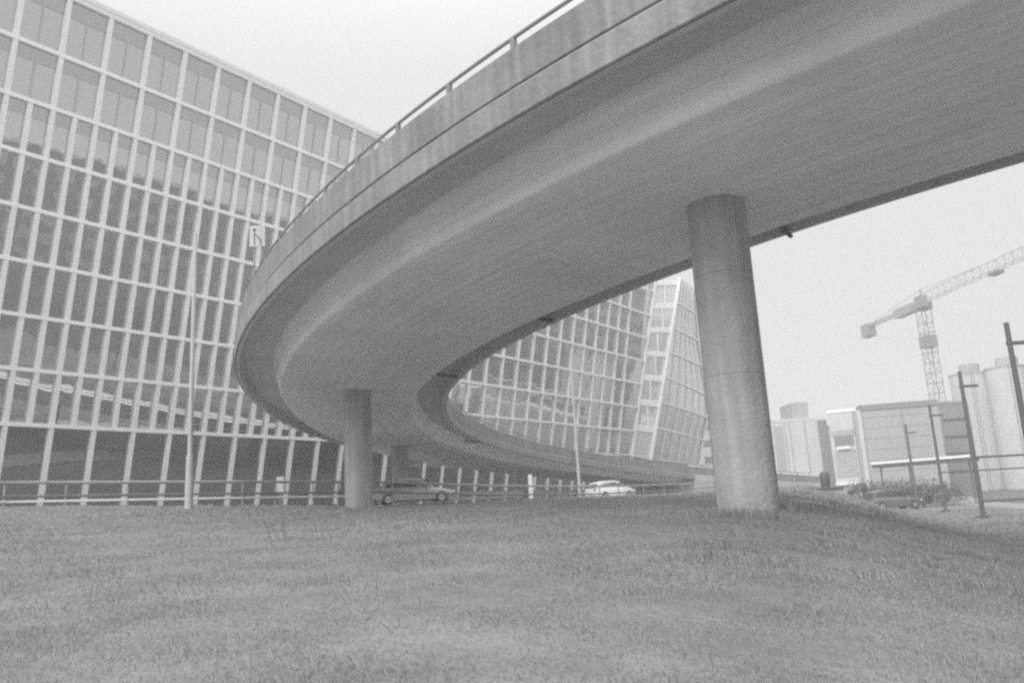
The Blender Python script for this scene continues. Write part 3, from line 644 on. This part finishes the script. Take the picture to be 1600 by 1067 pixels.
bx(.2, L_ - .6, top - 3.0, top - 2.3, -.1, .1, 'ribbon_frame', 'wall_mid'); bx(.5, L_ - .8, top - 4.4, top - 3.0, -.08, .1, 'ribbon_window', 'block_glass'); bx(.8, L_ - 1.2, top - 4.8, top - 4.42, -.5, .1, 'awning', 'white_paint')
bx(.3, L_ - .7, gz + 3.4, top - 4.85, -.06, .1, 'glazing', 'wall_mid'); bx(0, L_, gz + 2.4, gz + 2.8, -.2, .1, 'canopy', 'white_paint'); bx(L_ - .5, L_ - .2, gz, top, -.2, .1, 'pilaster', 'wall_grey'); bx(0, L_, top, top + .4, -.1, 17, 'roof_edge', 'white_paint')
r_, bx, L_, gz, top = block('grey_hall', 'large flat-roofed grey hall with a darker band under its roof', 'building', 1343, 1466, 636, 106, 104, depth=30, m='wall_mid')
bx(0, L_, top - .1, top + .6, -.15, 30, 'roof_edge', 'wall_grey'); bx(-.5, -.02, gz, top, -.3, 2, 'corner_pilaster', 'wall_pale'); bx(L_ * .52, L_ * .53, gz, top - .2, -.05, .1, 'joint', 'wall_grey')
for k in range(1, 9): bx(.1, L_ - .1, gz + 1.35 * k, gz + 1.35 * k + .04, -.03, .05, 'cladding_joint', 'wall_grey')
bx(L_ * .84, L_ * .99, gz + 2, top - 1, -.12, .05, 'window_strip', 'wall_joint')
r_, bx, L_, gz, top = block('dark_block', 'darker grey block between the grey hall and the silos', 'building', 1463, 1512, 629, 118, 118, m='wall_grey')
for k in range(4): bx(L_ * .1, L_ * .9, top - 2.6 - 2.4 * k, top - 2.2 - 2.4 * k, -.05, .05, 'window_strip', 'block_glass')
bx(0, L_, top, top + .3, -.1, 17, 'roof_edge', 'wall_mid')
# pale silos
def silo(px, ty, d, r, label, caph=1.6):
    c = at(px, 700, d); gz = float(ground(c.x, c.y)); zt_ = at(px, ty, d).z
    root = empty('silo', (c.x, c.y, gz), label, 'silo', 'pale silos at the right edge')
    prof_ = [(r, -.5), (r, zt_ - gz)]
    MB().lathe((c.x, c.y, gz), prof_, 48).build('shell', M['wall_pale'], root, smooth=50)
    MB().lathe((c.x, c.y, zt_), [(r * 1.03, 0), (r * 1.03, .35), (r * .98, .4)], 48).build('rim', M['wall_mid'], root, smooth=50)
    MB().lathe((c.x + r * .15, c.y, zt_ + .4), [(r * .55, 0), (r * .55, caph)], 32).build('cap', M['wall_mid'], root, smooth=50)
    mb = MB(); e = Vector((c.x - r * .3, c.y - r * .98, 0))
    for dx in (-.25, .25): mb.tube((e.x + dx, e.y, gz), (e.x + dx, e.y, zt_ + .8), .05, n=5)
    mb.build('ladder', M['mid_metal'], root)
silo(1531, 583, 150, 3.1, 'pale round silo between the grey block and the last silo')
silo(1592, 572, 146, 3.3, 'pale round silo cut by the right edge of the photo')
MB
r_, bx, L_, gz, top = block('silo_shadow_band', 'dark narrow block added as the shadow band between the two pale silos', 'building', 1548, 1566, 590, 153, 153, depth=5, m='wall_grey')  # the first silo's shadow band, built as a dark block
bx(0, L_, top, top + .3, -.1, 5, 'roof_edge', 'wall_mid')
# canopy with pale edge in front of the hall
cn = empty('canopy', at(1440, 760, 82), 'long thin dark canopy with a pale upper edge before the hall', 'canopy')
a, b_ = at(1362, 731, 84), at(1516, 714, 78); a.z = b_.z = (a.z + b_.z) / 2; d = (b_ - a).normalized(); n_ = Vector((-d.y, d.x, 0))
MB().box((a + b_) / 2 + n_ * 1.5, ((b_ - a).length, 3, .3), (d, n_, zA)).build('roof', M['dark_metal'], cn); MB().box((a + b_) / 2 + zA * .28, ((b_ - a).length, .3, .25), (d, n_, zA)).build('edge_trim', M['white_paint'], cn)
for t in (.05, .35, .65, .95):
    q = a.lerp(b_, t) + n_ * 1.2; MB().tube((q.x, q.y, float(ground(q.x, q.y))), (q.x, q.y, q.z - .14), .08, n=8).build('support', M['dark_metal'], cn)
# hedge, parked cars, bin
def shrub(c, rx, rz, n, label, group='dark shrubs under the canopy'):
    gz = float(ground(c.x, c.y)); root = empty('shrub', (c.x, c.y, gz), label, 'shrub', group); mb = MB()
    for i in range(n):
        th_ = random.uniform(0, 6.28); ph = math.acos(random.uniform(-.2, 1)); rr = random.uniform(.45, 1) ** .6 * (1 + .25 * math.sin(3 * th_ + 2 * ph))
        q = Vector((c.x + rx * rr * math.sin(ph) * math.cos(th_), c.y + rx * rr * math.sin(ph) * math.sin(th_), gz + rz * (.25 + .75 * rr * math.cos(ph)))); l = random.uniform(.08, .2)
        e1 = Vector((random.gauss(0, 1), random.gauss(0, 1), random.gauss(0, 1))).normalized() * l; e2 = e1.orthogonal().normalized() * l * .5
        mb.add([q, q + e1 * .5 + e2, q + e1, q + e1 * .5 - e2], [(0, 1, 2, 3)])
    mb.build('foliage', M['leaf'], root)
    mb = MB()
    for i in range(5): mb.tube((c.x, c.y, gz - .05), (c.x + random.uniform(-.5, .5) * rx, c.y + random.uniform(-.5, .5) * rx, gz + rz * .8), .04, .015, n=5)
    mb.build('stems', M['bark'], root)
for i, (px, d, rx, rz) in enumerate(((1345, 78, 1.6, 1.9), (1378, 74, 1.9, 2.4), (1408, 76, 2.0, 2.6), (1440, 74, 2.0, 2.5), (1470, 78, 1.8, 2.2))):
    c = at(px, 765, d); shrub(c, rx, rz, 1500, ['leftmost small shrub under the canopy end', 'second shrub from the left, beside the dark van', 'tall middle shrub of the row under the canopy', 'fourth shrub of the row, behind the distant pole', 'rightmost shrub of the row under the canopy'][i])
make_car((lambda p: (p.x, p.y, float(ground(p.x, p.y)) + .03))(at(1392, 772, 66)), math.radians(8), M['car_dark'], 'dark estate car parked before the shrubs at right', 'car', H=1.6, hatch=True)
p = at(1290, 758, 45); gz = float(ground(p.x, p.y))
lb_ = empty('litter_bin', (p.x, p.y, gz), 'dark round litter bin on a concrete slab right of the big column', 'litter bin'); zb = at(1290, 763, 45).z
MB().box((p.x, p.y, (zb + gz) / 2 - .1), (1.5, 1.2, zb - gz + .2)).build('slab', M['pale_concrete'], lb_); MB().box((p.x, p.y, zb + .03), (1.9, 1.5, .08)).build('slab_edge', M['mid_metal'], lb_)
MB().lathe((p.x, p.y, zb + .07), [(.2, 0), (.24, .1), (.26, .62), (.22, .74)], 20).build('drum', M['dark_metal'], lb_, smooth=50); MB().lathe((p.x, p.y, zb + .81), [(.24, 0), (.14, .1)], 20).build('lid', M['dark_metal'], lb_, smooth=50)
# pale building beyond the glass building's corner
r_, bx, L_, gz, top = block('far_white_house', 'far white building glimpsed between the glass corner and the column', 'building', 1090, 1135, 650, 176, 176, m='wall_pale')
bx(0, L_, top, top + .4, -.2, 17, 'roof_edge', 'white_paint')
for k in range(3): bx(.6, L_ - .6, top - 3 - 3.4 * k, top - 1.6 - 3.4 * k, -.05, .1, 'window_strip', 'block_glass')
# ------------------------------------------------------------------ blocks across the street, outside the frame (they stand in the facade's mirror)
def street_block(name, label, x, y, wx, wy, h, m, rows, cols_, wm='block_glass'):
    gz = float(ground(x, y)) - .5; root = empty(name, (x, y, gz), label, 'building', 'blocks across the street')
    MB().box((x, y, gz + h / 2), (wx, wy, h)).build('wall', M[m], root); mb = MB(); X = x - wx / 2
    for r in range(rows):
        for c_ in range(cols_):
            z = gz + 3.5 + (h - 4.5) * r / rows; yy = y - wy / 2 + wy * (c_ + .5) / cols_; mb.box((X - .02, yy, z + 1.2), (.12, wy / cols_ * random.uniform(.45, .75), (h - 4.5) / rows * .55))
    tag(mb.build('window', M[wm], root), kind='stuff')
    MB().box((x, y, gz + h + .3), (wx + .6, wy + .6, .6)).build('roof_edge', M['wall_mid'], root)
street_block('street_block', 'long grey office block across the street', 92, 30, 22, 48, 36, 'wall_dark', 8, 12)
street_block('street_block', 'darker block with a stepped roof across the street', 96, 76, 24, 44, 35, 'wall_dark', 7, 10)
street_block('street_block', 'low pale block across the street', 74, 2, 16, 14, 15, 'wall_pale', 3, 5)
street_block('street_block', 'tall dark block across the street near the silos', 106, 119, 22, 42, 36, 'wall_dark', 8, 9)
street_block('street_block', 'grey block further back across the street', 88, -30, 24, 60, 28, 'wall_dark', 7, 16)
street_block('street_block', 'tall dark block across the street beyond the silos', 142, 160, 26, 46, 44, 'wall_dark', 9, 9)
# street trees outside the right edge of the frame, mirrored in the glass
def tree_proto(H, R, n):
    root = empty('street_tree', (0, 0, 0), 'leafy street tree beyond the lower road', 'tree', 'street trees beyond the lower road')
    mb = MB(); mb.tube((0, 0, -.2), (.1, 0, H * .45), .22, .14, n=8); tips = []
    for i in range(9):
        an = i * 2.4; q = Vector((math.cos(an) * R * random.uniform(.35, .8), math.sin(an) * R * random.uniform(.35, .8), H * random.uniform(.5, .92))); mb.tube((.1, 0, H * random.uniform(.25, .42)), q, .09, .03, n=5); tips.append(q)
    mb.build('trunk', M['bark'], root); mb = MB()
    for q in tips + [Vector((0, 0, H * .9))]:
        rr = R * random.uniform(.35, .55)
        for i in range(n):
            v = Vector((random.gauss(0, 1), random.gauss(0, 1), random.gauss(0, .8))).normalized() * rr * random.uniform(.3, 1) ** .5; c = q + v
            e1 = Vector((random.gauss(0, 1), random.gauss(0, 1), random.gauss(0, 1))).normalized() * random.uniform(.15, .32); e2 = e1.orthogonal().normalized() * .1
            mb.add([c, c + e1 * .5 + e2, c + e1, c + e1 * .5 - e2], [(0, 1, 2, 3)])
    mb.build('crown', M['leaf'], root); return root
tp = tree_proto(12.5, 4.6, 420)
for i, (tx, ty) in enumerate(((52, -16), (50, -7), (55, 3), (51, 13), (55, 22), (53, 32), (58, 41), (57, 51), (64, 60), (68, 72), (74, 84))):
    t_ = tp if i == 0 else copy_tree(tp); t_.location = (tx, ty, float(ground(tx, ty))); t_.rotation_euler = (0, 0, i * 1.9); sc_ = .85 + .3 * ((i * 7) % 5) / 5; t_.scale = (sc_, sc_, sc_)
# ------------------------------------------------------------------ hazy air
hz = bpy.data.materials.new('hazy_air'); hz.use_nodes = True; n = hz.node_tree; n.nodes.clear()
pv = n.nodes.new('ShaderNodeVolumePrincipled'); pv.inputs['Color'].default_value = (.95, .95, .95, 1); pv.inputs['Density'].default_value = .0027; pv.inputs['Anisotropy'].default_value = .2
oo = n.nodes.new('ShaderNodeOutputMaterial'); n.links.new(pv.outputs[0], oo.inputs['Volume'])
tag(MB().box((0, 50, 26), (1300, 1400, 62)).build('haze', hz), 'pale even haze in the air between the camera and the far buildings', 'haze', kind='stuff')
